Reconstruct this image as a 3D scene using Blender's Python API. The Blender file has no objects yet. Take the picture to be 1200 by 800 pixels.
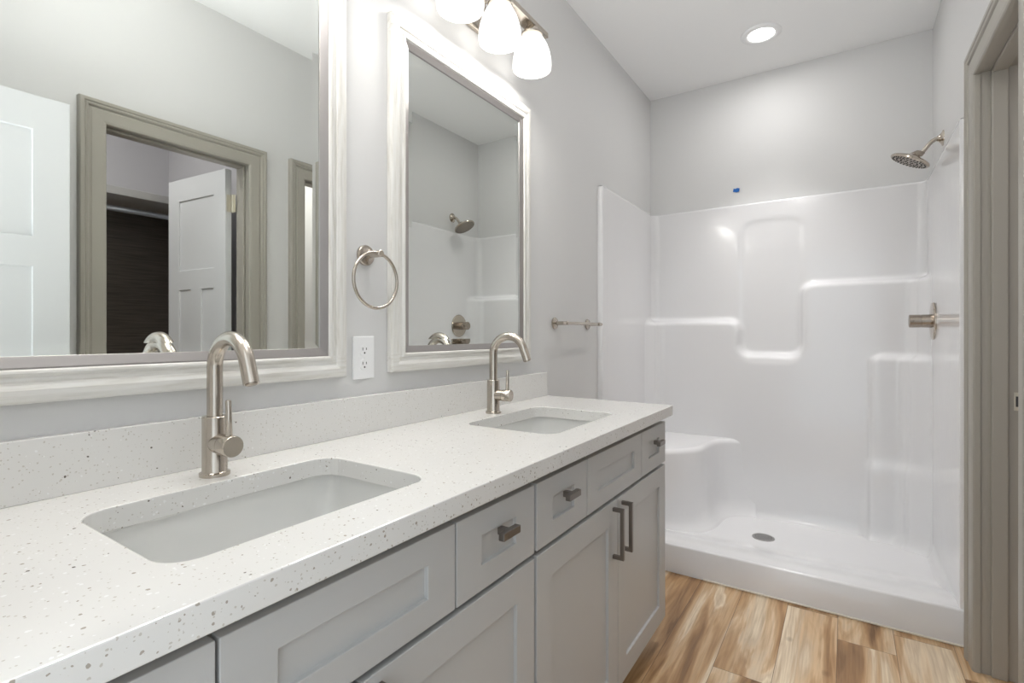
import bpy, bmesh, math, random
import numpy as np
from mathutils import Vector, Matrix

random.seed(4)
SC = bpy.context.scene
COL = SC.collection
PI = math.pi

# ------------------------------------------------------------------ camera
F_PX, YAW, V0, CX, CZ = 592.8, 33.40, 390.57, 1.1107, 1.1465
cam_d = bpy.data.cameras.new('camera')
cam = bpy.data.objects.new('camera', cam_d); COL.objects.link(cam)
cam.location = (CX, 0, CZ)
cam.rotation_euler = (PI / 2, 0, math.radians(YAW))
cam_d.sensor_width = 36
cam_d.lens = F_PX / 1200 * 36
cam_d.shift_y = -(400 - V0) / 1200
cam_d.clip_start = 0.01
SC.camera = cam

# ------------------------------------------------------------------ world, exposure, daylight
SC.view_settings.view_transform = 'Standard'
SC.view_settings.look = 'None'
SC.view_settings.gamma = 1
SC.view_settings.use_curve_mapping = False
SC.view_settings.exposure = 0.30
w = bpy.data.worlds.new('world'); SC.world = w; w.use_nodes = True
bg = w.node_tree.nodes['Background']
bg.inputs[0].default_value = (0.84, 0.93, 1.0, 1)
bg.inputs[1].default_value = 1.3


def area(name, loc, rot, sx, sy, power, color, shape='RECTANGLE', spread=PI):
    d = bpy.data.lights.new(name, 'AREA'); d.shape = shape
    d.size = sx
    if shape in ('RECTANGLE', 'ELLIPSE'): d.size_y = sy
    d.energy = power; d.color = color; d.spread = spread
    o = bpy.data.objects.new(name, d); COL.objects.link(o)
    o.location = loc; o.rotation_euler = rot
    return o


# daylight of the bedroom window that falls through the open entry doorway
area('bedroom_window_daylight', (0.9, -2.6, 1.5), (PI / 2, 0, PI), 3.0, 2.2, 26, (0.76, 0.88, 1.0))

# unseen uplight added behind the entry doorway to brighten the bathroom ceiling
area('added_ceiling_uplight', (1.0, -1.25, 0.06), (math.radians(180 - 28), 0, 0), 1.7, 1.3, 46, (0.95, 0.975, 1.0), spread=math.radians(78))
# unseen fill lights added under the bathroom and closet ceilings, no fixtures there
pl = bpy.data.lights.new('bathroom_fill_light', 'POINT'); pl.energy = 7; pl.shadow_soft_size = 0.08; pl.color = (1.0, 0.98, 0.96)
po = bpy.data.objects.new('bathroom_fill_light', pl); COL.objects.link(po); po.location = (0.75, 0.80, 2.63)
area('closet_fill_light', (1.95, 0.45, 2.70), (0, 0, 0), 0.25, 0.25, 11, (1.0, 0.97, 0.97), 'DISK')

# ------------------------------------------------------------------ materials
MATS = {}


def mat(name, col, rough=0.5, metal=0.0, spec=0.5, coat=0.0, emit=None, estr=0.0):
    m = bpy.data.materials.new(name); m.use_nodes = True
    b = m.node_tree.nodes['Principled BSDF']
    b.inputs['Base Color'].default_value = (*col, 1)
    b.inputs['Roughness'].default_value = rough
    b.inputs['Metallic'].default_value = metal
    b.inputs['Specular IOR Level'].default_value = spec
    b.inputs['Coat Weight'].default_value = coat
    b.inputs['Coat Roughness'].default_value = 0.06
    if emit:
        b.inputs['Emission Color'].default_value = (*emit, 1)
        b.inputs['Emission Strength'].default_value = estr
    MATS[name] = m
    return m


def N(m, t, **kw):
    n = m.node_tree.nodes.new(t)
    for k, v in kw.items(): setattr(n, k, v)
    return n


def L(m, a, b): m.node_tree.links.new(a, b)


def BS(m): return m.node_tree.nodes['Principled BSDF']


def bump_noise(m, scale, strength, dist=0.002, vec=(1, 1, 1)):
    tc = N(m, 'ShaderNodeTexCoord'); mp = N(m, 'ShaderNodeMapping'); mp.inputs['Scale'].default_value = vec
    nz = N(m, 'ShaderNodeTexNoise'); nz.inputs['Scale'].default_value = scale; nz.inputs['Detail'].default_value = 3
    bp = N(m, 'ShaderNodeBump'); bp.inputs['Strength'].default_value = strength; bp.inputs['Distance'].default_value = dist
    L(m, tc.outputs['Object'], mp.inputs[0]); L(m, mp.outputs[0], nz.inputs['Vector'])
    L(m, nz.outputs['Fac'], bp.inputs['Height']); L(m, bp.outputs[0], BS(m).inputs['Normal'])
    return nz


def ramp(m, src, stops):
    r = N(m, 'ShaderNodeValToRGB')
    e = r.color_ramp.elements
    while len(e) < len(stops): e.new(0.5)
    for k, (p, c) in enumerate(stops):
        e[k].position = p; e[k].color = (*c, 1) if len(c) == 3 else c
    L(m, src, r.inputs[0])
    return r


def math_n(m, op, a, b=None, c=None):
    n = N(m, 'ShaderNodeMath', operation=op)
    for k, v in enumerate((a, b, c)):
        if v is None: continue
        if isinstance(v, (int, float)): n.inputs[k].default_value = v
        else: L(m, v, n.inputs[k])
    return n.outputs[0]


def mixc(m, fac, a, b, blend='MIX'):
    n = N(m, 'ShaderNodeMix', data_type='RGBA', blend_type=blend)
    if isinstance(fac, (int, float)): n.inputs[0].default_value = fac
    else: L(m, fac, n.inputs[0])
    for i, v in ((6, a), (7, b)):
        if isinstance(v, tuple): n.inputs[i].default_value = (*v, 1)
        else: L(m, v, n.inputs[i])
    return n.outputs[2]


wall_m = mat('wall_paint', (0.675, 0.672, 0.665), 0.6); bump_noise(wall_m, 220, 0.10, 0.001)
ceil_m = mat('ceiling_paint', (0.89, 0.89, 0.885), 0.75); bump_noise(ceil_m, 160, 0.10, 0.001)
trim_m = mat('taupe_trim_paint', (0.37, 0.348, 0.305), 0.38)
door_m = mat('white_door_paint', (0.72, 0.73, 0.74), 0.35)
cab_m = mat('grey_cabinet_paint', (0.51, 0.51, 0.50), 0.38)
dark_m = mat('cabinet_shadow_carcass', (0.05, 0.05, 0.05), 0.7)
gel_m = mat('white_gelcoat', (0.79, 0.785, 0.79), 0.15, coat=0.35); bump_noise(gel_m, 9, 0.12, 0.004)
porc_m = mat('white_porcelain', (0.73, 0.73, 0.71), 0.08, coat=0.5)
nick_m = mat('brushed_nickel', (0.53, 0.48, 0.42), 0.22, 1.0)
nickd_m = mat('dark_nickel', (0.38, 0.33, 0.28), 0.25, 1.0)
polish_m = mat('polished_nickel', (0.55, 0.49, 0.42), 0.12, 1.0)
hingem = mat('satin_hinge_metal', (0.72, 0.69, 0.60), 0.35, 1.0)
rub_m = mat('dark_rubber', (0.03, 0.028, 0.025), 0.5)
plas_m = mat('white_plastic', (0.86, 0.86, 0.86), 0.3)
slot_m = mat('dark_slot', (0.05, 0.05, 0.05), 0.6)
silv_m = mat('silver_frame_lip', (0.38, 0.36, 0.35), 0.36, 0.75)
mir_m = mat('mirror_silver', (0.79, 0.815, 0.785), 0.012, 1.0)
tape_m = mat('blue_tape', (0.01, 0.12, 0.42), 0.6)
grate_m = mat('drain_steel', (0.42, 0.41, 0.40), 0.35, 1.0)
caulk_m = mat('cream_caulk', (0.80, 0.74, 0.64), 0.5)
shade_m = mat('lit_opal_glass', (0.9, 0.9, 0.88), 0.25, emit=(1.0, 0.975, 0.94), estr=1.15)
bulb_m = mat('lit_bulb', (1, 1, 1), 0.4, emit=(1.0, 0.97, 0.93), estr=9.0)
led_m = mat('lit_led_lens', (1, 1, 1), 0.4, emit=(1.0, 0.98, 0.95), estr=9.0)
closetw_m = mat('closet_paint', (0.56, 0.55, 0.57), 0.6)
shelf_m = mat('closet_shelf_paint', (0.45, 0.44, 0.43), 0.5)
pull_m = mat('gunmetal_pull', (0.24, 0.215, 0.195), 0.30, 1.0)
rod_m = mat('closet_rod_metal', (0.62, 0.66, 0.72), 0.3, 0.8)

# brushed nickel: fine streaks in the gloss
for mm in (nick_m, nickd_m):
    bump_noise(mm, 60, 0.04, 0.001, (6, 6, 0.6))

# dark brown closet panel with fine horizontal grain
espr_m = mat('dark_brown_panel', (0.030, 0.024, 0.020), 0.35)
tc = N(espr_m, 'ShaderNodeTexCoord'); mp = N(espr_m, 'ShaderNodeMapping'); mp.inputs['Scale'].default_value = (1, 2, 60)
nz = N(espr_m, 'ShaderNodeTexNoise'); nz.inputs['Scale'].default_value = 3; nz.inputs['Detail'].default_value = 5
L(espr_m, tc.outputs['Object'], mp.inputs[0]); L(espr_m, mp.outputs[0], nz.inputs['Vector'])
r = ramp(espr_m, nz.outputs['Fac'], [(0.3, (0.050, 0.040, 0.032)), (0.7, (0.10, 0.083, 0.068))])
L(espr_m, r.outputs[0], BS(espr_m).inputs['Base Color'])

# distressed white frame: cream paint, faint grey streaks
frame_m = mat('distressed_white_paint', (0.72, 0.70, 0.66), 0.45)
tc = N(frame_m, 'ShaderNodeTexCoord'); fsx = N(frame_m, 'ShaderNodeSeparateXYZ'); L(frame_m, tc.outputs['Object'], fsx.inputs[0])
fn = []
for vec in ((40, 55, 4), (40, 4, 55)):
    mp = N(frame_m, 'ShaderNodeMapping'); mp.inputs['Scale'].default_value = vec
    nz = N(frame_m, 'ShaderNodeTexNoise'); nz.inputs['Scale'].default_value = 2.0; nz.inputs['Detail'].default_value = 6; nz.inputs['Distortion'].default_value = 0.3
    L(frame_m, tc.outputs['Object'], mp.inputs[0]); L(frame_m, mp.outputs[0], nz.inputs['Vector']); fn.append(nz.outputs['Fac'])
israil = math_n(frame_m, 'GREATER_THAN', math_n(frame_m, 'ABSOLUTE', math_n(frame_m, 'SUBTRACT', fsx.outputs[2], 0.521)), 0.465)
fmix = N(frame_m, 'ShaderNodeMix'); L(frame_m, israil, fmix.inputs[0]); L(frame_m, fn[0], fmix.inputs[2]); L(frame_m, fn[1], fmix.inputs[3])
r = ramp(frame_m, fmix.outputs[0], [(0.30, (0.60, 0.58, 0.53)), (0.46, (0.70, 0.685, 0.645)), (0.60, (0.74, 0.73, 0.70))])
L(frame_m, r.outputs[0], BS(frame_m).inputs['Base Color'])

# speckled white quartz
quartz_m = mat('speckled_quartz', (0.84, 0.83, 0.80), 0.16, coat=0.2)
tc = N(quartz_m, 'ShaderNodeTexCoord')
wob = N(quartz_m, 'ShaderNodeTexNoise'); wob.inputs['Scale'].default_value = 160
L(quartz_m, tc.outputs['Object'], wob.inputs['Vector'])
wv = N(quartz_m, 'ShaderNodeVectorMath', operation='MULTIPLY_ADD')
L(quartz_m, wob.outputs['Color'], wv.inputs[0]); wv.inputs[1].default_value = (0.004, 0.004, 0.004); L(quartz_m, tc.outputs['Object'], wv.inputs[2])
col_out = (0.735, 0.725, 0.70)
for sc_, thr, rad, c in ((125, 0.76, 0.19, (0.40, 0.36, 0.31)), (240, 0.78, 0.24, (0.56, 0.53, 0.48)), (95, 0.91, 0.15, (0.17, 0.15, 0.13)), (190, 0.86, 0.3, (0.83, 0.83, 0.82))):
    v = N(quartz_m, 'ShaderNodeTexVoronoi'); v.inputs['Scale'].default_value = sc_
    L(quartz_m, wv.outputs[0], v.inputs['Vector'])
    sp = N(quartz_m, 'ShaderNodeSeparateColor'); L(quartz_m, v.outputs['Color'], sp.inputs[0])
    pick = math_n(quartz_m, 'GREATER_THAN', sp.outputs[0], thr)
    near = math_n(quartz_m, 'LESS_THAN', v.outputs['Distance'], math_n(quartz_m, 'MULTIPLY', sp.outputs[1], rad * 1.5))
    col_out = mixc(quartz_m, math_n(quartz_m, 'MULTIPLY', pick, near), col_out, c)
L(quartz_m, col_out, BS(quartz_m).inputs['Base Color'])

# wood-look plank floor, planks run along y
floor_m = mat('wood_plank_floor', (0.5, 0.35, 0.2), 0.36)
PW, PLN = 0.178, 1.22
tc = N(floor_m, 'ShaderNodeTexCoord'); sx = N(floor_m, 'ShaderNodeSeparateXYZ'); L(floor_m, tc.outputs['Object'], sx.inputs[0])
xs = math_n(floor_m, 'DIVIDE', math_n(floor_m, 'ADD', sx.outputs[0], 10 * PW - 0.017), PW)
ix = math_n(floor_m, 'FLOOR', xs); fx = math_n(floor_m, 'FRACT', xs)
w1 = N(floor_m, 'ShaderNodeTexWhiteNoise', noise_dimensions='1D'); L(floor_m, ix, w1.inputs['W'])
ys = math_n(floor_m, 'ADD', math_n(floor_m, 'DIVIDE', sx.outputs[1], PLN), math_n(floor_m, 'MULTIPLY', w1.outputs[0], 7.3))
iy = math_n(floor_m, 'FLOOR', ys); fy = math_n(floor_m, 'FRACT', ys)
w2 = N(floor_m, 'ShaderNodeTexWhiteNoise', noise_dimensions='2D')
cv = N(floor_m, 'ShaderNodeCombineXYZ'); L(floor_m, ix, cv.inputs[0]); L(floor_m, iy, cv.inputs[1]); L(floor_m, cv.outputs[0], w2.inputs['Vector'])
rnd = w2.outputs['Value']
pv = N(floor_m, 'ShaderNodeCombineXYZ')
L(floor_m, math_n(floor_m, 'MULTIPLY', sx.outputs[0], 11.0), pv.inputs[0])
L(floor_m, math_n(floor_m, 'MULTIPLY', sx.outputs[1], 1.15), pv.inputs[1])
L(floor_m, math_n(floor_m, 'MULTIPLY', rnd, 40), pv.inputs[2])
n1 = N(floor_m, 'ShaderNodeTexNoise'); n1.inputs['Scale'].default_value = 1.0; n1.inputs['Detail'].default_value = 4; n1.inputs['Distortion'].default_value = 0.9
L(floor_m, pv.outputs[0], n1.inputs['Vector'])
# growth rings following the large figure
rings = math_n(floor_m, 'FRACT', math_n(floor_m, 'MULTIPLY', n1.outputs['Fac'], 9.0))
rings = math_n(floor_m, 'ABSOLUTE', math_n(floor_m, 'SUBTRACT', rings, 0.5))
fv = N(floor_m, 'ShaderNodeCombineXYZ')
L(floor_m, math_n(floor_m, 'MULTIPLY', sx.outputs[0], 120.0), fv.inputs[0])
L(floor_m, math_n(floor_m, 'MULTIPLY', sx.outputs[1], 5.0), fv.inputs[1])
L(floor_m, math_n(floor_m, 'MULTIPLY', rnd, 19), fv.inputs[2])
n2 = N(floor_m, 'ShaderNodeTexNoise'); n2.inputs['Scale'].default_value = 1.0; n2.inputs['Detail'].default_value = 4
L(floor_m, fv.outputs[0], n2.inputs['Vector'])
fig = math_n(floor_m, 'ADD', n1.outputs['Fac'], math_n(floor_m, 'MULTIPLY', math_n(floor_m, 'SUBTRACT', rnd, 0.5), 0.16))
r1 = ramp(floor_m, fig, [(0.33, (0.20, 0.105, 0.045)), (0.41, (0.38, 0.215, 0.095)), (0.47, (0.56, 0.36, 0.19)), (0.54, (0.68, 0.49, 0.30)), (0.61, (0.80, 0.68, 0.51))])
c = mixc(floor_m, math_n(floor_m, 'MULTIPLY', rings, 0.75), r1.outputs[0], (0.40, 0.24, 0.12))
r2 = ramp(floor_m, n2.outputs['Fac'], [(0.30, (0.72, 0.66, 0.60)), (0.62, (1, 1, 1))])
c = mixc(floor_m, 0.75, c, r2.outputs[0], 'MULTIPLY')
vk = N(floor_m, 'ShaderNodeTexVoronoi'); vk.inputs['Scale'].default_value = 1.0
kv = N(floor_m, 'ShaderNodeCombineXYZ')
L(floor_m, math_n(floor_m, 'MULTIPLY', sx.outputs[0], 7.0), kv.inputs[0]); L(floor_m, math_n(floor_m, 'MULTIPLY', sx.outputs[1], 4.5), kv.inputs[1]); L(floor_m, rnd, kv.inputs[2])
L(floor_m, kv.outputs[0], vk.inputs['Vector'])
rk = ramp(floor_m, vk.outputs['Distance'], [(0.03, (1, 1, 1)), (0.12, (0, 0, 0))])
c = mixc(floor_m, math_n(floor_m, 'MULTIPLY', rk.outputs[0], 0.6), c, (0.14, 0.07, 0.03))
edge = math_n(floor_m, 'MINIMUM', math_n(floor_m, 'MULTIPLY', math_n(floor_m, 'MINIMUM', fx, math_n(floor_m, 'SUBTRACT', 1.0, fx)), PW),
              math_n(floor_m, 'MULTIPLY', math_n(floor_m, 'MINIMUM', fy, math_n(floor_m, 'SUBTRACT', 1.0, fy)), PLN))
gap = math_n(floor_m, 'LESS_THAN', edge, 0.0011)
c = mixc(floor_m, math_n(floor_m, 'MULTIPLY', gap, 0.7), c, (0.10, 0.055, 0.03))
L(floor_m, c, BS(floor_m).inputs['Base Color'])

# ------------------------------------------------------------------ object helpers


def root_loc(o):
    v = Vector((0, 0, 0))
    while o is not None:
        v += o.location; o = o.parent
    return v


def obj(name, bm, m, parent=None, smooth=None, bevel=0.0, seg=2, recalc=True):
    """bm is in world coordinates; linked as ONE mesh object, local to its parent."""
    if recalc: bmesh.ops.recalc_face_normals(bm, faces=bm.faces)
    if parent is not None: bmesh.ops.translate(bm, verts=bm.verts, vec=-root_loc(parent))
    me = bpy.data.meshes.new(name); bm.to_mesh(me); bm.free()
    me.materials.append(m)
    o = bpy.data.objects.new(name, me); COL.objects.link(o)
    if parent is not None: o.parent = parent
    if bevel:
        b = o.modifiers.new('bevel', 'BEVEL'); b.width = bevel; b.segments = seg; b.limit_method = 'ANGLE'; b.angle_limit = math.radians(35)
        b.harden_normals = False
    if smooth is not None:
        for p in me.polygons: p.use_smooth = True
        if smooth < 180: me.set_sharp_from_angle(angle=math.radians(smooth))
    return o


def recenter(o, loc):
    """put the origin of a single-mesh thing at loc"""
    loc = Vector(loc); o.data.transform(Matrix.Translation(-loc)); o.location = loc
    return o


def thing(name, label, cat, loc, group=None, kind=None):
    o = bpy.data.objects.new(name, None); COL.objects.link(o)
    o.empty_display_size = 0.05; o.location = loc
    return tag(o, label, cat, group, kind)


def tag(o, label=None, cat=None, group=None, kind=None):
    if label: o['label'] = label
    if cat: o['category'] = cat
    if group: o['group'] = group
    if kind: o['kind'] = kind
    return o


def box(bm, x0, x1, y0, y1, z0, z1):
    v = [bm.verts.new((x, y, z)) for x in (x0, x1) for y in (y0, y1) for z in (z0, z1)]
    for f in ((0, 1, 3, 2), (4, 6, 7, 5), (0, 4, 5, 1), (2, 3, 7, 6), (0, 2, 6, 4), (1, 5, 7, 3)):
        bm.faces.new([v[i] for i in f])
    return bm


def B(*boxes):
    bm = bmesh.new()
    for b in boxes: box(bm, *b)
    return bm


def basis(axis):
    a = Vector(axis).normalized()
    h = Vector((0, 0, 1)) if abs(a.z) < 0.9 else Vector((1, 0, 0))
    u = h.cross(a).normalized(); v = a.cross(u)
    return a, u, v


def lathe(bm, origin, axis, prof, n=32, cap0=True, cap1=True):
    """prof: list of (along axis, radius)"""
    a, u, v = basis(axis); o = Vector(origin); rings = []
    for t, r in prof:
        if r < 1e-6: rings.append([bm.verts.new(o + a * t)])
        else: rings.append([bm.verts.new(o + a * t + (u * math.cos(k * 2 * PI / n) + v * math.sin(k * 2 * PI / n)) * r) for k in range(n)])
    for p, q in zip(rings, rings[1:]):
        for k in range(n):
            k2 = (k + 1) % n
            if len(p) == 1 and len(q) == 1: continue
            if len(p) == 1: bm.faces.new((p[0], q[k], q[k2]))
            elif len(q) == 1: bm.faces.new((p[k], p[k2], q[0]))
            else: bm.faces.new((p[k], p[k2], q[k2], q[k]))
    if cap0 and len(rings[0]) > 1: bm.faces.new(rings[0])
    if cap1 and len(rings[-1]) > 1: bm.faces.new(rings[-1])
    return bm


def LA(*a, **k): return lathe(bmesh.new(), *a, **k)


def tube(bm, pts, r, n=16, closed=False, caps=True):
    pts = [Vector(p) for p in pts]; m = len(pts); rings = []
    rr = r if isinstance(r, (list, tuple)) else [r] * m
    u = None
    for i, p in enumerate(pts):
        if closed: t = pts[(i + 1) % m] - pts[i - 1]
        else: t = pts[min(i + 1, m - 1)] - pts[max(i - 1, 0)]
        t.normalize()
        if u is None: u = basis(t)[1]
        u = (u - t * u.dot(t)).normalized(); v = t.cross(u)
        rings.append([bm.verts.new(p + (u * math.cos(k * 2 * PI / n) + v * math.sin(k * 2 * PI / n)) * rr[i]) for k in range(n)])
    pairs = list(zip(rings, rings[1:])) + ([(rings[-1], rings[0])] if closed else [])
    for p, q in pairs:
        for k in range(n): bm.faces.new((p[k], p[(k + 1) % n], q[(k + 1) % n], q[k]))
    if caps and not closed: bm.faces.new(rings[0]); bm.faces.new(rings[-1])
    return bm


def panel(bm, y0, y1, z0, z1, recs, depth, T, two=False):
    """framed slab with recessed rectangles; T maps (a, b, d) to a point, d = 0 back, 1 front (thickness), recess is inward"""
    a = sorted({y0, y1} | {r[0] for r in recs} | {r[1] for r in recs})
    b = sorted({z0, z1} | {r[2] for r in recs} | {r[3] for r in recs})
    def isrec(i, j):
        ca, cb = (a[i] + a[i + 1]) / 2, (b[j] + b[j + 1]) / 2
        return any(r[0] < ca < r[1] and r[2] < cb < r[3] for r in recs)
    cache = {}
    def V(p, q, d):
        k = (round(p, 5), round(q, 5), round(d, 6))
        if k not in cache: cache[k] = bm.verts.new(T(p, q, d))
        return cache[k]
    na, nb = len(a) - 1, len(b) - 1
    sides = [(1, -1)] if not two else [(1, -1), (0, 1)]
    if not two:
        bm.faces.new([V(a[i], b[0], 0) for i in range(na + 1)] + [V(a[na], b[j], 0) for j in range(1, nb + 1)] +
                     [V(a[i], b[nb], 0) for i in range(na - 1, -1, -1)] + [V(a[0], b[j], 0) for j in range(nb - 1, 0, -1)])
    for full, sg in sides:
        D = lambda i, j: full + sg * depth if isrec(i, j) else full
        for i in range(na):
            for j in range(nb):
                d = D(i, j)
                bm.faces.new((V(a[i], b[j], d), V(a[i + 1], b[j], d), V(a[i + 1], b[j + 1], d), V(a[i], b[j + 1], d)))
                if i + 1 < na and isrec(i, j) != isrec(i + 1, j):
                    e = full + sg * depth
                    bm.faces.new((V(a[i + 1], b[j], full), V(a[i + 1], b[j + 1], full), V(a[i + 1], b[j + 1], e), V(a[i + 1], b[j], e)))
                if j + 1 < nb and isrec(i, j) != isrec(i, j + 1):
                    e = full + sg * depth
                    bm.faces.new((V(a[i], b[j + 1], full), V(a[i + 1], b[j + 1], full), V(a[i + 1], b[j + 1], e), V(a[i], b[j + 1], e)))
    for i in range(na):
        for q in (b[0], b[nb]): bm.faces.new((V(a[i], q, 0), V(a[i + 1], q, 0), V(a[i + 1], q, 1), V(a[i], q, 1)))
    for j in range(nb):
        for p in (a[0], a[na]): bm.faces.new((V(p, b[j], 0), V(p, b[j + 1], 0), V(p, b[j + 1], 1), V(p, b[j], 1)))
    return bm


def loft(bm, loops, closed_profile=False, closed_loop=False):
    """loops[k] = list of points of profile point k along the path"""
    vs = [[bm.verts.new(p) for p in lp] for lp in loops]
    K = len(vs); M = len(vs[0])
    for k in range(K if closed_profile else K - 1):
        p, q = vs[k], vs[(k + 1) % K]
        for i in range(M if closed_loop else M - 1):
            i2 = (i + 1) % M
            bm.faces.new((p[i], p[i2], q[i2], q[i]))
    return vs


def rrect(x0, x1, y0, y1, r, n=8):
    pts = []
    for cx, cy, a0 in ((x1 - r, y1 - r, 0), (x0 + r, y1 - r, PI / 2), (x0 + r, y0 + r, PI), (x1 - r, y0 + r, 1.5 * PI)):
        for k in range(n + 1):
            t = a0 + k / n * PI / 2
            pts.append((cx + r * math.cos(t), cy + r * math.sin(t)))
    return pts


# ------------------------------------------------------------------ room shell
W, YB, YN, H, TH = 1.490, 3.40, -0.05, 2.73, 0.115
tag(obj('floor', B((-0.10, 2.95, -0.75, 3.52, -0.10, 0.0)), floor_m), kind='structure')
tag(obj('ceiling', B((-0.10, 2.95, -0.165, 3.52, H, H + 0.1)), ceil_m), kind='structure')
tag(obj('wall_left', B((-0.10, 0.0, -0.165, 3.52, 0, H)), wall_m), kind='structure')
tag(obj('wall_back', B((0.0, 2.85, YB, YB + 0.12, 0, H)), wall_m), kind='structure')
NX0, NX1, NZ = 0.60, 1.415, 2.045
tag(obj('wall_near', B((0.0, NX0, YN - TH, YN, 0, H), (NX1, 2.85, YN - TH, YN, 0, H), (NX0, NX1, YN - TH, YN, NZ, H)), wall_m), kind='structure')
A0, A1, AZ = 0.829, 1.431, 2.014          # closet doorway (clear opening at the casing)
C0, C1, CZT = 1.755, 2.292, 2.022         # second doorway beside the shower
J = 0.023                                  # jamb and reveal cut into the wall
tag(obj('wall_right', B((W, W + TH, YN, A0 - J, 0, H), (W, W + TH, A1 + J, C0 - J, 0, H), (W, W + TH, C1 + J, YB, 0, H),
                        (W, W + TH, A0 - J, A1 + J, AZ + J, H), (W, W + TH, C0 - J, C1 + J, CZT + J, H)), wall_m), kind='structure')
# rooms beyond the two doorways
CB = 2.72
tag(obj('wall_closet', B((CB, CB + 0.1, YN, 1.62, 0, H), (W + TH, CB + 0.1, 1.575, 1.685, 0, H)), closetw_m), kind='structure')
tag(obj('wall_far', B((CB, CB + 0.1, 1.685, YB, 0, H)), wall_m), kind='structure')

CAS = [(w_ * 1.06, h_ * 1.35) for w_, h_ in [(0, 0), (0, .011), (.003, .014), (.012, .0155), (.048, .017), (.053, .014), (.057, .014), (.060, .019), (.066, .0205), (.070, .018), (.074, .0215), (.084, .0215), (.088, .018), (.089, 0)]]


def doorway(name, y0, y1, zt):
    t = thing(name, None, None, (W, (y0 + y1) / 2, 0), kind='structure')
    bm = bmesh.new()
    loops = [[(W - h, y0 - w_, 0.0), (W - h, y0 - w_, zt + w_), (W - h, y1 + w_, zt + w_), (W - h, y1 + w_, 0.0)] for w_, h in CAS]
    vs = loft(bm, loops)
    bm.faces.new([v[0] for v in vs]); bm.faces.new([v[-1] for v in vs])
    obj('casing', bm, trim_m, t, bevel=0.0008, seg=1)
    r = 0.005; j0, j1, jz = y0 - r, y1 + r, zt + r; k = 0.0175
    obj('jamb', B((W, W + TH, j0 - k, j0, 0, jz + k), (W, W + TH, j1, j1 + k, 0, jz + k), (W, W + TH, j0, j1, jz, jz + k)), trim_m, t, bevel=0.001, seg=1)
    s0, s1, p = W + 0.027, W + 0.068, 0.012
    obj('door_stop', B((s0, s1, j0, j0 + p, 0, jz), (s0, s1, j1 - p, j1, 0, jz), (s0, s1, j0 + p, j1 - p, jz - p, jz)), trim_m, t, bevel=0.003, seg=2)
    return t, j1


trim1, _ = doorway('trim_1', A0, A1, AZ)
trim2, jf = doorway('trim_2', C0, C1, CZT)
# latch strike plate on the far jamb of the second doorway
sp = obj('strike_plate', B((1.573, 1.606, jf - 0.0020, jf, 0.893, 0.953)), hingem, trim2, bevel=0.0008)
bm = B((1.577, 1.596, jf - 0.0032, jf - 0.0018, 0.906, 0.940))
for z in (0.899, 0.947): lathe(bm, (1.588, jf - 0.0032, z), (0, 1, 0), [(0, 0.0028), (0.0014, 0.0028)], 12)
obj('latch_hole', bm, slot_m, sp)


def door_leaf(t, hinge, tip, z0=0.012, z1=2.015, th=0.035, side=1):
    h = Vector((*hinge, 0)); d = (Vector((*tip, 0)) - h); Lw = d.length; d.normalize(); n = Vector((-d.y, d.x, 0)) * side
    T = lambda a, b, q: h + d * a + n * (q * th) + Vector((0, 0, b))
    st = 0.105
    mid = Lw / 2
    recs = [(st, Lw - st, 1.50, z1 - 0.125), (st, mid - 0.05, 0.26, 1.39), (mid + 0.05, Lw - st, 0.26, 1.39)]
    leaf = obj('door_leaf', panel(bmesh.new(), 0, Lw, z0, z1, recs, 0.22, T, two=True), door_m, t, bevel=0.0015, seg=1)
    return leaf, h, d, n, Lw


# entry door, swung open along the right wall beside the camera
d1 = thing('door_1', 'white three-panel entry door standing open, seen at the left edge of the large mirror', 'door', (1.405, -0.045, 0), kind='structure')
leaf, h, d, n, Lw = door_leaf(d1, (1.405, -0.045), (1.366, 0.680), side=-1)
for z in (0.25, 1.05, 1.80):
    bm = bmesh.new(); lathe(bm, (1.405, -0.041, z), (0, 0, 1), [(0, 0.006), (0.09, 0.006)], 12)
    obj('hinge', bm, hingem, d1, smooth=40)
# closet door, swung into the closet
d2 = thing('door_2', 'white three-panel closet door standing open inside the closet, seen in the large mirror', 'door', (1.632, 1.428, 0), kind='structure')
leaf, h, d, n, Lw = door_leaf(d2, (1.632, 1.392), (2.165, 1.345), side=1)
for z in (0.22, 1.02, 1.79):
    bm = B((1.600, 1.6315, 1.428, 1.4305, z, z + 0.09), (1.6305, 1.633, 1.398, 1.426, z, z + 0.09))
    lathe(bm, (1.6255, 1.427, z - 0.003), (0, 0, 1), [(0, 0.006), (0.096, 0.006)], 12)
    for yy in (1.404, 1.417):
        for zz in (0.015, 0.045, 0.075):
            lathe(bm, (1.6305, yy, z + zz), (-1, 0, 0), [(0, 0.003), (0.001, 0.002)], 10)
    obj('hinge', bm, hingem, d2, smooth=40)

# closet organiser seen through the doorway
t = thing('closet_shelf', 'painted closet shelf with hanging rod over a dark brown panel, seen in the large mirror', 'shelf', (2.6, 0.8, 0))
obj('shelf_board', B((2.33, CB, YN + 0.002, 1.574, 1.93, 1.975)), shelf_m, t, bevel=0.002)
obj('back_panel', B((CB - 0.018, CB - 0.0005, YN + 0.002, 1.574, 0.001, 1.93)), espr_m, t)
tag(obj('hanging_rod', tube(bmesh.new(), [(2.46, YN + 0.003, 1.875), (2.46, 1.573, 1.875)], 0.016, 20), rod_m, t, smooth=40), 'silver metal hanging rod')

# ------------------------------------------------------------------ vanity cabinets
XF = 0.545            # face of doors and drawers
FT = 0.019
CT0, CT1 = 0.837, 0.875


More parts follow.
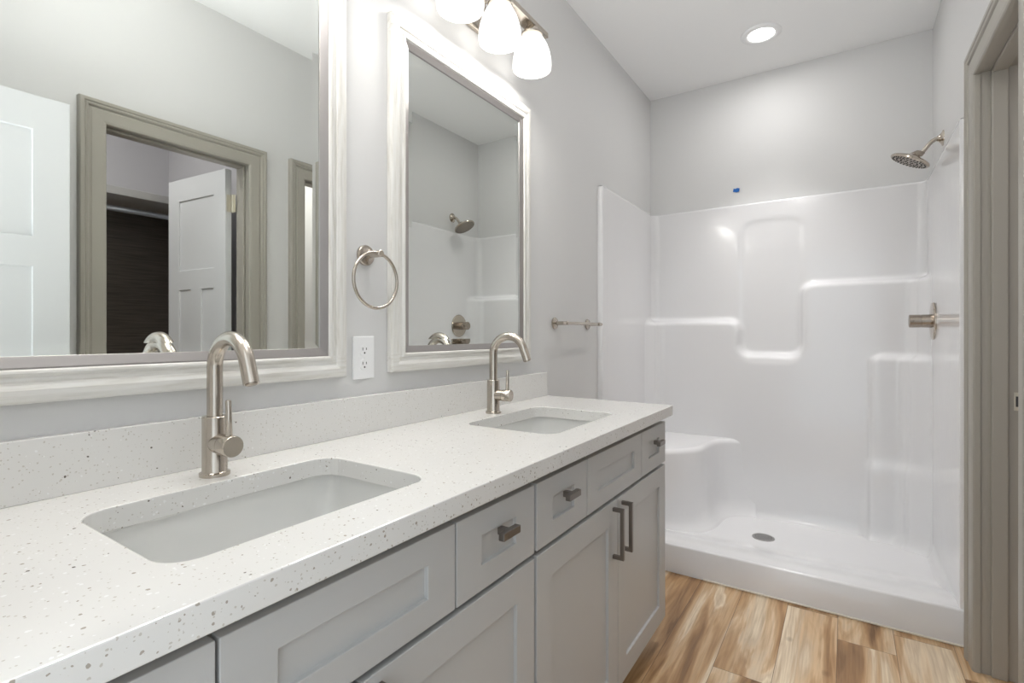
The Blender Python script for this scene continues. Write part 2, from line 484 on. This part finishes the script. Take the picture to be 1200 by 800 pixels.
def shaker(name, y0, y1, z0, z1, sy, sz, parent):
    T = lambda a, b, q: Vector((XF - FT + q * FT, a, b))
    return obj(name, panel(bmesh.new(), y0, y1, z0, z1, [(y0 + sy, y1 - sy, z0 + sz, z1 - sz)], 0.42, T), cab_m, parent, bevel=0.0013, seg=2)


def knob(parent, y, z):
    bm = B((XF, XF + 0.020, y - 0.007, y + 0.007, z - 0.007, z + 0.007))
    box(bm, XF + 0.018, XF + 0.031, y - 0.029, y + 0.029, z - 0.0075, z + 0.0075)
    return obj('knob', bm, pull_m, parent, bevel=0.001)


def pull(parent, y, z0, z1):
    bm = bmesh.new(); wd = 0.0052
    # square section bent into a U
    pts_o = [(XF, z0), (XF + 0.034, z0), (XF + 0.034, z1), (XF, z1)]
    pts_i = [(XF, z0 + 0.011), (XF + 0.023, z0 + 0.011), (XF + 0.023, z1 - 0.011), (XF, z1 - 0.011)]
    loops = [[(x, y - wd, z) for x, z in pts_o], [(x, y + wd, z) for x, z in pts_o], [(x, y + wd, z) for x, z in pts_i], [(x, y - wd, z) for x, z in pts_i]]
    vs = loft(bm, loops, closed_profile=True)
    bm.faces.new([v[0] for v in vs]); bm.faces.new([v[-1] for v in vs])
    return obj('handle', bm, pull_m, parent, bevel=0.0008)


def cabinet(label, y0, y1, cuts, first_gap):
    t = thing('vanity_cabinet', label, 'cabinet', (0.27, (y0 + y1) / 2, 0), 'grey vanity cabinets under the quartz countertop')
    bx = XF - FT - 0.014; s = 0.016
    bm = B((0.002, bx, y0, y0 + s, 0.10, CT0), (0.002, bx, y1 - s, y1, 0.10, CT0), (0.002, 0.012, y0 + s, y1 - s, 0.10, CT0),
           (0.012, bx, y0 + s, y1 - s, 0.10, 0.116), (0.02, bx - 0.075, y0, y1, 0.0, 0.10))
    obj('carcass', bm, cab_m, t, bevel=0.0008, seg=1)
    g = 0.0022
    a, b = cuts
    zt0, zt1 = 0.6675, 0.8165
    k = shaker('drawer', y0 + first_gap, a - g, zt0, zt1, 0.073, 0.047, t); knob(k, (y0 + first_gap + a) / 2, 0.762)
    shaker('drawer_front', a + g, b - g, zt0, zt1, 0.068, 0.047, t)
    k = shaker('drawer', b + g, y1 - first_gap, zt0, zt1, 0.073, 0.047, t); knob(k, (b + y1 - first_gap) / 2, 0.762)
    m = (y0 + y1) / 2
    k = shaker('door', y0 + first_gap, m - g, 0.085, 0.656, 0.070, 0.067, t); pull(k, m - 0.037, 0.492, 0.640)
    k = shaker('door', m + g, y1 - first_gap, 0.085, 0.656, 0.070, 0.067, t); pull(k, m + 0.033, 0.492, 0.640)
    return t


cabinet('grey shaker vanity cabinet under the nearer sink, cut off at the bottom left', -0.002, 0.9505, (0.281, 0.681), 0.004)
cabinet('grey shaker vanity cabinet under the farther sink, next to the shower', 0.9535, 1.9080, (1.2165, 1.641), 0.004)

# ------------------------------------------------------------------ countertop, splash, sinks
Y0C, Y1C = YN + 0.002, 1.936
SK = [(0.152, 0.458, 0.268, 0.712), (0.152, 0.458, 1.187, 1.631)]
bm = bmesh.new()
# top and bottom faces with the two cut-outs, bridged by triangulated fill
def ring_edges(pts, z):
    vs = [bm.verts.new((x, y, z)) for x, y in pts]
    return vs, [bm.edges.new((vs[i], vs[(i + 1) % len(vs)])) for i in range(len(vs))]
outer = [(0.001, Y0C), (0.565, Y0C), (0.565, Y1C), (0.001, Y1C)]
sets = []
for z in (CT0, CT1):
    E = []; R = []
    for pts in [outer] + [rrect(*s, 0.045) for s in SK]:
        v, e = ring_edges(pts, z); R.append(v); E += e
    bmesh.ops.triangle_fill(bm, edges=E, use_beauty=True)
    sets.append(R)
for lo, hi in zip(*sets):
    for i in range(len(lo)): bm.faces.new((lo[i], lo[(i + 1) % len(lo)], hi[(i + 1) % len(lo)], hi[i]))
ct = obj('countertop', bm, quartz_m, bevel=0.0022, seg=2)
tag(recenter(ct, (0.28, 0.95, CT0)), 'long white speckled quartz countertop with two sink cut-outs', 'countertop')
bs = obj('backsplash', B((0.001, 0.020, Y0C, Y1C, CT1, CT1 + 0.102)), quartz_m, bevel=0.0015)
tag(recenter(bs, (0.01, 0.95, CT1)), 'low speckled quartz backsplash strip along the wall behind both faucets', 'backsplash')


def sink(s, label):
    x0, x1, y0, y1 = s; cx, cy = (x0 + x1) / 2, (y0 + y1) / 2
    t = thing('sink', label, 'sink', (cx, cy, CT0 - 0.16), 'undermount sinks in the countertop')
    bm = bmesh.new(); e = 0.006
    zt = CT0 - 0.001
    spec = [(-0.03, zt, .06), (-0.03, zt - 0.012, .06), (-0.012, zt - 0.02, .055), (-0.005, zt - 0.165, .05), (0.06, zt - 0.168, .05)]
    inner = [(-0.03, zt, .06), (e - 0.012, zt, .050), (e - 0.014, zt - 0.004, .05), (e - 0.010, zt - 0.05, .05), (e - 0.001, zt - 0.105, .055), (e + 0.012, zt - 0.130, .055), (e + 0.03, zt - 0.143, .05), (e + 0.06, zt - 0.149, .045), (e + 0.11, zt - 0.154, .03)]
    loops = [[(x, y, z) for x, y in rrect(x0 + o, x1 - o, y0 + o, y1 - o, r)] for o, z, r in spec[::-1]] + [[(x, y, z) for x, y in rrect(x0 + o, x1 - o, y0 + o, y1 - o, r)] for o, z, r in inner[1:]]
    vs = loft(bm, loops, closed_loop=True)
    bm.faces.new(vs[0]); bm.faces.new(vs[-1])
    obj('basin', bm, porc_m, t, smooth=50)
    bm = LA((cx, cy, zt - 0.1545), (0, 0, 1), [(0, 0.030), (0.003, 0.030), (0.0045, 0.026), (0.003, 0.020), (0.006, 0.016), (0.008, 0.0)], 32)
    obj('drain', bm, nick_m, t, smooth=40)


sink(SK[0], 'white rectangular undermount sink nearest the camera, below the large mirror')
sink(SK[1], 'white rectangular undermount sink at the far end of the countertop')


def faucet(x, y, rot, label):
    t = thing('faucet', label, 'faucet', (x, y, CT1), 'brushed nickel faucets behind the sinks')
    c, s = math.cos(rot), math.sin(rot); dx = Vector((c, s, 0)); o = Vector((x, y, CT1))
    up = Vector((0, 0, 1))
    bm = LA(o, up, [(0, 0.0265), (0.006, 0.0265), (0.0075, 0.0225), (0.0085, 0.0218), (0.112, 0.0218), (0.1135, 0.0205), (0.1135, 0.0)], 40)
    obj('body', bm, nick_m, t, smooth=40)
    R = 0.058
    pts = [o + up * 0.1125 + up * (0.0915 * k / 5) for k in range(6)]
    cc = o + up * 0.204 + dx * R
    for k in range(1, 25):
        a = PI - k / 24 * math.radians(163)
        pts.append(cc + dx * (R * math.cos(a)) + up * (R * math.sin(a)))
    e = (pts[-1] - pts[-2]).normalized()
    pts += [pts[-1] + e * 0.02, pts[-1] + e * 0.042]
    sp_ = obj('spout', tube(bmesh.new(), pts, 0.0138, 24), nick_m, t, smooth=40)
    obj('aerator', LA(pts[-1], e, [(-0.002, 0.0105), (0.0015, 0.0105), (0.0025, 0.009), (0.0025, 0)], 24), nickd_m, sp_, smooth=40)
    hz = o + up * 0.062
    hb = obj('handle_hub', LA(hz, dx, [(0.0, 0.0188), (0.036, 0.0188), (0.0362, 0.0178), (0.0385, 0.0178), (0.0387, 0.0198), (0.066, 0.0198), (0.0675, 0.0186), (0.0675, 0.0)], 32), nick_m, t, smooth=40)
    q = hz + dx * 0.053
    tip = q + up * 0.086 + dx * 0.004 - Vector((-s, c, 0)) * 0.004
    obj('lever', tube(bmesh.new(), [q + up * 0.01, q.lerp(tip, 0.5), tip - (tip - q) * 0.02, tip], [0.0062, 0.0056, 0.0052, 0.0040], 16), nick_m, hb, smooth=40)


faucet(0.099, 0.497, 0.0, 'brushed nickel gooseneck faucet behind the nearer sink, in front of the large mirror')
faucet(0.106, 1.408, 0.12, 'brushed nickel gooseneck faucet behind the farther sink, below the mirror that is wholly in view')

# ------------------------------------------------------------------ framed bevelled mirrors
FP = [(0, 0.001), (0, 0.019), (.004, .0225), (.012, .0245), (.022, .0250), (.030, .0225), (.033, .0195), (.036, .0200), (.042, .0195), (.045, .0225), (.049, .0245), (.053, .0240), (.0555, .0185)]
LP = [(.0555, .004), (.0555, .0190), (.058, .0195), (.0735, .0135), (.076, .0125), (.076, .004)]


def framed_mirror(y0, y1, z0, z1, label):
    t = thing('mirror', label, 'mirror', (0.0, (y0 + y1) / 2, z0), 'white framed mirrors over the vanity')
    def fr(P, name, m, sub=None):
        bm = bmesh.new()
        loops = [[(h, y0 + w_, z0 + w_), (h, y1 - w_, z0 + w_), (h, y1 - w_, z1 - w_), (h, y0 + w_, z1 - w_)] for w_, h in P]
        loft(bm, loops, closed_loop=True, closed_profile=True)
        return obj(name, bm, m, t, bevel=0.0006, seg=1)
    fr(FP + [(.0555, .001)], 'frame', frame_m)
    tag(fr(LP, 'frame_lip', silv_m), 'silver inner lip of the frame')
    bm = bmesh.new(); b0, b1 = 0.0755, 0.0945; hx = 0.0085
    loops = [[(h, y0 + w_, z0 + w_), (h, y1 - w_, z0 + w_), (h, y1 - w_, z1 - w_), (h, y0 + w_, z1 - w_)] for w_, h in ((b0, 0.004), (b0, hx + 0.019 * math.tan(math.radians(2.35))), (b1, hx))]
    vs = loft(bm, loops, closed_loop=True)
    bm.faces.new(vs[2]); bm.faces.new(vs[0])
    obj('mirror_glass', bm, mir_m, t)


framed_mirror(0.090, 0.868, 1.034, 2.076, 'large white framed mirror over the nearer sink, cut off by the left edge')
framed_mirror(1.024, 1.796, 1.034, 2.076, 'white framed mirror over the farther sink, wholly in view')

# ------------------------------------------------------------------ vanity lights


def vanity_light(yc, label):
    t = thing('vanity_light', label, 'light', (0.0, yc, 2.268), 'three-shade vanity lights above the mirrors')
    obj('wall_plate', B((0.0005, 0.022, yc - 0.065, yc + 0.065, 2.225, 2.36)), nick_m, t, bevel=0.005)
    obj('support_arm', tube(bmesh.new(), [(0.02, yc, 2.303), (0.12, yc, 2.303)], 0.011, 16), nick_m, t, smooth=40)
    obj('bar', B((0.098, 0.148, yc - 0.30, yc + 0.30, 2.292, 2.312)), nick_m, t, bevel=0.003)
    X = 0.126
    for k in (-1, 0, 1):
        y = yc + 0.212 * k
        sh = obj('lamp_shade', LA((X, y, 2.138), (0, 0, 1), [(0, 0.0715), (0.012, 0.0730), (0.035, 0.0720), (0.062, 0.0670), (0.088, 0.058), (0.110, 0.046), (0.124, 0.036), (0.128, 0.026), (0.128, 0.0)] , 40, cap0=False), shade_m, t, smooth=60)
        sol = sh.modifiers.new('thick', 'SOLIDIFY'); sol.thickness = 0.003; sol.offset = -1
        obj('socket_cup', LA((X, y, 2.265), (0, 0, 1), [(0.0, 0.040), (0.004, 0.0415), (0.008, 0.040), (0.012, 0.028), (0.026, 0.024)], 32), nick_m, t, smooth=40)
        obj('bulb', LA((X, y, 2.156), (0, 0, 1), [(0, 0), (0.003, 0.016), (0.012, 0.026), (0.026, 0.031), (0.042, 0.030), (0.058, 0.022), (0.075, 0.014), (0.104, 0.013)], 24), bulb_m, sh, smooth=60)
        o = area('vanity_light_glow', (X, y, 2.146), (0, 0, 0), 0.115, 0.115, 0.85, (1.0, 0.975, 0.94), 'DISK')
        o.parent = t; o.location = (X, y - yc, 2.146 - 2.268)


vanity_light(1.418, 'vanity light with three lit opal glass shades above the farther mirror')
vanity_light(0.480, 'vanity light with three lit opal glass shades above the large mirror, outside the picture')

# ------------------------------------------------------------------ one-piece shower stall
SX0, SX1, SYB, SYF, ZT = 0.028, W - 0.028, 3.372, 2.525, 1.935
SYR = 2.465          # the right side runs on behind the door casing
PAN_Z, CURB = 0.060, 0.1356
shower = thing('shower_stall', 'glossy white one-piece fibreglass shower stall with moulded shelves, seat and low curb', 'shower stall', (0.75, 2.93, 0))
G = 0.008
RC = 0.045
# perimeter path: left wall front -> corner -> back wall -> corner -> right wall front
path = []
def add_line(p, q):
    n_ = max(1, int(round((Vector(q) - Vector(p)).length / G)))
    for k in range(n_): path.append(tuple(Vector(p).lerp(Vector(q), k / n_)))
def add_arc(c, a0, a1):
    n_ = 9
    for k in range(n_): a = a0 + (a1 - a0) * k / n_; path.append((c[0] + RC * math.cos(a), c[1] + RC * math.sin(a)))
add_line((SX0, SYF), (SX0, SYB - RC)); add_arc((SX0 + RC, SYB - RC), PI, PI / 2)
add_line((SX0 + RC, SYB), (SX1 - RC, SYB)); add_arc((SX1 - RC, SYB - RC), PI / 2, 0)
add_line((SX1, SYB - RC), (SX1, SYR)); path.append((SX1, SYR))
P = np.array(path)
tg = np.gradient(P, axis=0); tg /= np.linalg.norm(tg, axis=1)[:, None]
NRM = np.stack([tg[:, 1], -tg[:, 0]], 1)            # points into the stall
sarc = np.concatenate([[0], np.cumsum(np.linalg.norm(np.diff(P, axis=0), axis=1))])
# unrolled coordinate q: the back wall keeps its own x; side walls continue beyond 0 and 1.5
sL = np.interp(0, [0], [0]); iL = int(np.argmin(np.abs(P[:, 0] - (SX0 + RC)) + np.abs(P[:, 1] - SYB) * 10))
q = sarc - sarc[iL] + SX0 + RC
zz = np.arange(0.03, ZT + 1e-6, G); zz[-1] = ZT


def blur(a, sig):
    r_ = int(3 * sig / G) + 1; k = np.exp(-0.5 * (np.arange(-r_, r_ + 1) * G / sig) ** 2); k /= k.sum()
    for ax in (0, 1):
        pad = [(0, 0), (0, 0)]; pad[ax] = (r_, r_)
        b = np.pad(a, pad, mode='edge')
        a = np.apply_along_axis(lambda v: np.convolve(v, k, 'valid'), ax, b)
    return a


def shape(mask, rnd_, soft):
    m_ = blur(mask.astype(float), rnd_)
    m_ = np.clip((m_ - 0.5) / 0.06 + 0.5, 0, 1)
    return blur(m_, soft)


QQ, ZZ = np.meshgrid(q, zz, indexing='ij')
qL, qR = 0.075, SX1 - 0.047
low = ((QQ < 0.575) & (ZZ < 1.225)) | ((QQ >= 0.575) & (QQ <= 0.905) & (ZZ < 1.02)) | ((QQ > 0.905) & (ZZ < 1.435))
off = 0.052 * shape(low, 0.032, 0.0105)
off += 0.036 * shape((QQ > 1.275) & (ZZ < 1.03), 0.022, 0.0105)
off += 0.016 * shape((QQ > 1.245) & (ZZ < 0.46), 0.03, 0.022)
off -= 0.0045 * shape((QQ > 0.575) & (QQ < 0.905) & (ZZ < 1.83) & (ZZ > 0.98), 0.04, 0.010)
# the shelves run out a little way round each corner
sm = lambda t_: np.clip(t_, 0, 1) ** 2 * (3 - 2 * np.clip(t_, 0, 1))
fade = sm((q - (qL - 0.17)) / 0.13) * sm(((qR + 0.17) - q) / 0.13)
off *= fade[:, None]
# mitred offset directions keep the corner radius where a shelf turns a corner
DIR = np.zeros_like(P)
iA = int(np.argmin(np.abs(q - qL)))
mL = np.clip(1 - (P[:, 0] - SX0 - RC) / 0.35, 0, 1); mR = np.clip(1 - (SX1 - RC - P[:, 0]) / 0.35, 0, 1)
dpt = np.clip(1 - (SYB - RC - P[:, 1]) / 0.30, 0, 1)
back_ = np.abs(P[:, 1] - SYB) < 1e-4; left_ = np.abs(P[:, 0] - SX0) < 1e-4; right_ = np.abs(P[:, 0] - SX1) < 1e-4
DIR[:, 0] = np.where(back_, mL - mR, np.where(P[:, 0] < 0.5, 1.0, -1.0))
DIR[:, 1] = np.where(left_ | right_, -dpt, -1.0)
# cove where the walls meet the pan
off += 0.05 * (1 - np.sqrt(1 - np.clip((0.14 - ZZ) / 0.09, 0, 1) ** 2 + 1e-9))
iCL = int(np.argmin(np.abs(P[:, 0] - SX0 - 0.3 * RC) + np.abs(P[:, 1] - SYB + 0.3 * RC))); iCR = int(np.argmin(np.abs(P[:, 0] - SX1 + 0.3 * RC) + np.abs(P[:, 1] - SYB + 0.3 * RC)))
offC = np.where((P[:, 0] < 0.75)[:, None], off[iCL][None, :], off[iCR][None, :])
DX = np.where(back_[:, None], DIR[:, 0][:, None] * offC, DIR[:, 0][:, None] * off)
DY = np.where((left_ | right_)[:, None], DIR[:, 1][:, None] * offC, DIR[:, 1][:, None] * off)
bm = bmesh.new()
grid = [[bm.verts.new((P[i, 0] + DX[i, j], P[i, 1] + DY[i, j], zz[j])) for j in range(len(zz))] for i in range(len(P))]
for i in range(len(P) - 1):
    for j in range(len(zz) - 1):
        bm.faces.new((grid[i][j], grid[i + 1][j], grid[i + 1][j + 1], grid[i][j + 1]))
# rolled top rim and front edges back to the room walls
def outpt(i):
    x, y = P[i]
    return (0.0005 if x < 0.1 else W - 0.0005 if x > 1.4 else x, YB - 0.0005 if y > SYB - RC * 0.7 else y)
prev = [g[-1] for g in grid]
for dz, f in ((0.004, 0.18), (0.005, 0.6), (0.004, 1.0)):
    cur = []
    for i in range(len(P)):
        a = Vector(P[i]); b = Vector(outpt(i)); p_ = a.lerp(b, f)
        cur.append(bm.verts.new((p_.x, p_.y, ZT + dz)))
    for i in range(len(P) - 1): bm.faces.new((prev[i], prev[i + 1], cur[i + 1], cur[i]))
    prev = cur
for i, xw in ((0, 0.0005), (len(P) - 1, W - 0.0005)):
    pv = grid[i]
    for dy, f in ((-0.004, 0.15), (-0.006, 0.55), (-0.006, 1.0)):
        cu = [bm.verts.new((v.co.x + (xw - v.co.x) * f, P[i, 1] + dy, v.co.z)) for v in grid[i]]
        for j in range(len(cu) - 1): bm.faces.new((pv[j], pv[j + 1], cu[j + 1], cu[j]))
        pv = cu
obj('surround', bm, gel_m, shower, smooth=70)

# pan with curb
bm = bmesh.new()
yf = 2.4518
ysamp = [yf, yf, yf + 0.003, yf + 0.008] + list(np.linspace(yf + 0.02, SYB + 0.02, 70))
xsamp = list(np.linspace(0.001, W - 0.001, 110))
def pan_z(x, y):
    t_ = min(max((y - (yf + 0.06)) / 0.38, 0), 1); s_ = t_ * t_ * (3 - 2 * t_)
    z = CURB - 0.003 + (PAN_Z + 0.004 - CURB) * s_
    r_ = math.hypot(x - 0.74, y - 3.0); z += 0.010 * min(r_ / 0.7, 1) * s_ - 0.006 * s_
    return z
rows = []
for k, y in enumerate(ysamp):
    row = []
    for x in xsamp:
        z = 0.0005 if k == 0 else CURB - 0.008 if k == 1 else CURB - 0.0035 if k == 2 else CURB - 0.0012 if k == 3 else pan_z(x, y)
        row.append(bm.verts.new((x, y + (0.0 if k != 1 else 0.0), z)))
    rows.append(row)
for a, b in zip(rows, rows[1:]):
    for i in range(len(xsamp) - 1): bm.faces.new((a[i], a[i + 1], b[i + 1], b[i]))
obj('pan', bm, gel_m, shower, smooth=60)
tag(obj('caulk_bead', tube(bmesh.new(), [(0.56, yf - 0.001, 0.003), (W - 0.02, yf - 0.001, 0.003)], 0.004, 8), caulk_m, shower, smooth=60), 'cream caulk line along the foot of the curb')

# moulded seat on the left
prof = []
def bez(p0, p1, p2, p3, n_):
    for k in range(n_):
        t_ = k / n_; a = (1 - t_) ** 3; b = 3 * (1 - t_) ** 2 * t_; c_ = 3 * (1 - t_) * t_ ** 2; d_ = t_ ** 3
        prof.append((a * p0[0] + b * p1[0] + c_ * p2[0] + d_ * p3[0], a * p0[1] + b * p1[1] + c_ * p2[1] + d_ * p3[1]))
SZ = 0.505
bez((0.03, 2.70), (0.25, 2.715), (0.43, 2.86), (0.445, 3.02), 16)
bez((0.445, 3.02), (0.455, 3.12), (0.45, 3.20), (0.51, 3.265), 14)
bez((0.51, 3.265), (0.55, 3.305), (0.60, 3.325), (0.66, 3.333), 8)
prof.append((0.66, 3.333))
pn = np.array(prof); tg2 = np.gradient(pn, axis=0); tg2 /= np.linalg.norm(tg2, axis=1)[:, None]; nr2 = np.stack([tg2[:, 1], -tg2[:, 0]], 1)
bm = bmesh.new()
lv = []
stack = [(0.040, 0.075), (0.060, 0.062), (0.070, 0.05)] + [(0.085, 0.035), (0.11, 0.018), (0.15, 0.008)] + [(0.15 + (SZ - 0.18) * k / 6, 0.008 - 0.016 * k / 6) for k in range(1, 7)]
for k in range(1, 8):
    a = k / 7 * PI / 2; stack.append((SZ - 0.03 + 0.03 * math.sin(a), -0.008 - 0.028 * (1 - math.cos(a))))
for z, o_ in stack:
    lv.append([(min(max(pn[i, 0] + nr2[i, 0] * o_, 0.0285), 1.0), min(pn[i, 1] + nr2[i, 1] * o_, 3.3335), z) for i in range(len(pn))])
vs = loft(bm, lv)
back = [bm.verts.new((0.0285, 3.3335, SZ))]
bm.faces.new(vs[-1] + back)
obj('corner_seat', bm, gel_m, shower, smooth=50)

# drain cover
dz = pan_z(0.744, 3.0)
bm = LA((0.744, 3.0, dz - 0.004), (0, 0, 1), [(0, 0.055), (0.0065, 0.055), (0.008, 0.052), (0.008, 0.0)], 40)
dr = tag(obj('drain', bm, grate_m, shower, smooth=30), 'round grey metal drain cover')
bm = bmesh.new()
for rr_, n_ in ((0.0, 1), (0.013, 6), (0.026, 12), (0.039, 18)):
    for k in range(n_):
        a = k * 2 * PI / n_
        lathe(bm, (0.744 + rr_ * math.cos(a), 3.0 + rr_ * math.sin(a), dz + 0.0035), (0, 0, 1), [(0, 0.0034), (0.0008, 0.0034)], 8)
obj('drain_holes', bm, slot_m, dr)

# ------------------------------------------------------------------ shower fittings
YS = 3.065
t = thing('shower_sprayer', 'brushed nickel shower head on a bent arm, high on the right wall', 'shower head', (W, YS, 2.055))
obj('wall_flange', LA((W - 0.0005, YS, 2.055), (-1, 0, 0), [(0, 0.036), (0.003, 0.0355), (0.008, 0.024), (0.018, 0.0135), (0.022, 0.0125)], 32), polish_m, t, smooth=40)
arm = [Vector(p) for p in ((1.495, YS, 2.055), (1.478, YS, 2.057), (1.462, YS, 2.054), (1.448, YS, 2.046), (1.437, YS, 2.034), (1.424, YS, 2.016), (1.410, YS, 1.998))]
obj('arm', tube(bmesh.new(), arm, 0.0095, 20), nick_m, t, smooth=60)
hd = Vector((1.368, YS, 1.972)); ax = Vector((-0.47, 0.05, -0.88)).normalized()
top = hd - ax * 0.034
obj('swivel_joint', tube(bmesh.new(), [arm[-1] + Vector((0.004, 0, 0.006)), arm[-1], arm[-1].lerp(top, 0.5), top + ax * 0.012], [0.012, 0.0145, 0.016, 0.018], 20), nickd_m, t, smooth=60)
head = obj('spray_head', LA(hd - ax * 0.034, ax, [(0.0, 0.014), (0.006, 0.020), (0.014, 0.040), (0.022, 0.064), (0.028, 0.079), (0.033, 0.083), (0.039, 0.083), (0.042, 0.080), (0.042, 0.0)], 48), polish_m, t, smooth=35)
tag(obj('spray_face', LA(hd + ax * 0.0078, ax, [(0, 0.077), (0.001, 0.077), (0.0012, 0.0)], 48), nickd_m, head, smooth=30), 'dark nickel spray face')
a_, u_, v_ = basis(ax)
bm = bmesh.new()
for rr_, n_ in ((0.016, 6), (0.036, 14), (0.054, 22), (0.069, 30)):
    for k in range(n_):
        a = k * 2 * PI / n_ + rr_ * 40
        lathe(bm, hd + ax * 0.0078 + (u_ * math.cos(a) + v_ * math.sin(a)) * rr_, ax, [(0, 0.0034), (0.0035, 0.0024), (0.0035, 0)], 8)
obj('spray_nozzles', bm, rub_m, head)

t = thing('shower_valve', 'round nickel shower valve with a short cylinder handle on the right shower wall', 'shower valve', (SX1, 3.11, 1.206))
obj('escutcheon', LA((SX1 - 0.0005, 3.11, 1.206), (-1, 0, 0), [(0.0005, 0.089), (0.004, 0.089), (0.009, 0.085), (0.012, 0.06), (0.013, 0.0)], 48), polish_m, t, smooth=35)
hd_ = obj('handle', LA((SX1 - 0.012, 3.11, 1.206), (-1, 0, 0), [(0, 0.032), (0.036, 0.031), (0.0365, 0.028), (0.039, 0.028), (0.0395, 0.031), (0.080, 0.031), (0.083, 0.028), (0.083, 0.0)], 36), nickd_m, t, smooth=35)
obj('lever_pin', tube(bmesh.new(), [(SX1 - 0.075, 3.11 - 0.026, 1.206), (SX1 - 0.075, 3.11 - 0.055, 1.206)], 0.006, 12), nickd_m, hd_, smooth=40)

# ------------------------------------------------------------------ wall accessories
YR, ZR = 0.944, 1.362
t = thing('towel_ring', 'round brushed nickel towel ring on the wall between the two mirrors', 'towel ring', (0.0, YR, ZR))
obj('wall_flange', LA((0.0005, YR, ZR), (1, 0, 0), [(0, 0.0285), (0.006, 0.0285), (0.009, 0.026), (0.010, 0.016), (0.014, 0.0105)], 32), nick_m, t, smooth=40)
obj('post', LA((0.012, YR, ZR), (1, 0, 0), [(0, 0.0095), (0.054, 0.0095), (0.0555, 0.008), (0.0555, 0)], 24), nick_m, t, smooth=40)
bm = bmesh.new()
rc = (0.059, YR - 0.011, ZR - 0.073)
tube(bm, [(rc[0], rc[1] + 0.075 * math.sin(a * 2 * PI / 72), rc[2] + 0.0745 * math.cos(a * 2 * PI / 72)) for a in range(72)], 0.0046, 12, closed=True)
obj('ring', bm, nick_m, t, smooth=60)

t = thing('towel_bar', 'short brushed nickel towel bar on the wall beside the shower', 'towel bar', (0.0, 2.2, 1.193))
for y in (2.035, 2.385):
    obj('wall_flange', LA((0.0005, y, 1.193), (1, 0, 0), [(0, 0.027), (0.005, 0.027), (0.008, 0.024), (0.009, 0.015), (0.013, 0.010)], 28), nick_m, t, smooth=40)
    obj('post', LA((0.012, y, 1.193), (1, 0, 0), [(0, 0.009), (0.060, 0.009), (0.0615, 0.0075), (0.0615, 0)], 20), nick_m, t, smooth=40)
obj('bar', tube(bmesh.new(), [(0.062, 1.995, 1.193), (0.062, 2.425, 1.193)], 0.0075, 20), nick_m, t, smooth=40)

t = thing('wall_outlet', 'white duplex wall outlet under the towel ring', 'outlet', (0.0, 0.937, 1.08))
obj('cover_plate', B((0.0005, 0.0065, 0.901, 0.973, 1.022, 1.139)), plas_m, t, bevel=0.002)
for zc in (1.0805 + 0.0195, 1.0805 - 0.0195):
    bm = bmesh.new()
    pts = [(0.937 + max(-0.0145, min(0.0145, 0.0175 * math.cos(a * 2 * PI / 40))), zc + 0.0155 * math.sin(a * 2 * PI / 40)) for a in range(40)]
    vs = loft(bm, [[(0.006, y, z) for y, z in pts], [(0.0082, y, z) for y, z in pts]], closed_loop=True); bm.faces.new(vs[1])
    rp = obj('receptacle', bm, plas_m, t, bevel=0.0004, seg=1)
    bm = B((0.008, 0.0085, 0.937 - 0.0072, 0.937 - 0.0050, zc, zc + 0.008), (0.008, 0.0085, 0.937 + 0.0050, 0.937 + 0.0072, zc + 0.001, zc + 0.0075))
    lathe(bm, (0.008, 0.937, zc - 0.0068), (1, 0, 0), [(0, 0.0026), (0.0005, 0.0026)], 12)
    obj('slots', bm, slot_m, rp)
obj('screw', LA((0.0064, 0.937, 1.0805), (1, 0, 0), [(0, 0.003), (0.0012, 0.0024)], 14), plas_m, t)

# scrap of blue tape on the wall above the shower
bm = bmesh.new()
pts = [(0.523, 2.030), (0.545, 2.024), (0.560, 2.028), (0.562, 2.046), (0.549, 2.051), (0.537, 2.047), (0.527, 2.050)]
lo = [bm.verts.new((x, YB - 0.0004, z)) for x, z in pts]; hi = [bm.verts.new((x, YB - 0.0022 - 0.003 * (x > 0.55), z)) for x, z in pts]
bm.faces.new(lo); bm.faces.new(hi)
for i in range(len(pts)): bm.faces.new((lo[i], lo[(i + 1) % len(pts)], hi[(i + 1) % len(pts)], hi[i]))
tp = obj('tape_scrap', bm, tape_m)
tag(recenter(tp, (0.543, YB - 0.002, 2.038)), 'small scrap of bright blue tape stuck on the wall above the shower', 'tape')

# recessed ceiling light over the shower
DLX, DLY = 0.738, 2.957
t = thing('ceiling_light', 'round recessed ceiling light shining over the shower', 'light', (DLX, DLY, H))
obj('trim_ring', LA((DLX, DLY, H - 0.0005), (0, 0, -1), [(0, 0.098), (0.004, 0.097), (0.008, 0.090), (0.010, 0.078), (0.008, 0.066), (0.003, 0.063)], 48, cap1=False), plas_m, t, smooth=60)
obj('lens', LA((DLX, DLY, H - 0.001), (0, 0, -1), [(0, 0.064), (0.004, 0.064), (0.005, 0.060), (0.005, 0)], 40), led_m, t, smooth=60)
for pw, sprd in ((2.6, 180), (2.3, 72)):      # diffuse rim and narrow beam of the LED lens
    o = area('ceiling_light_glow', (DLX, DLY, H - 0.012), (0, 0, 0), 0.12, 0.12, pw, (1.0, 0.985, 0.975), 'DISK', spread=math.radians(sprd)); o.parent = t; o.location = (0, 0, -0.012)
# unseen light added to brighten the small room behind the second doorway
o = area('side_room_fill_light', (2.15, 2.6, H - 0.02), (0, 0, 0), 0.2, 0.2, 12, (1.0, 0.97, 0.93), 'DISK')
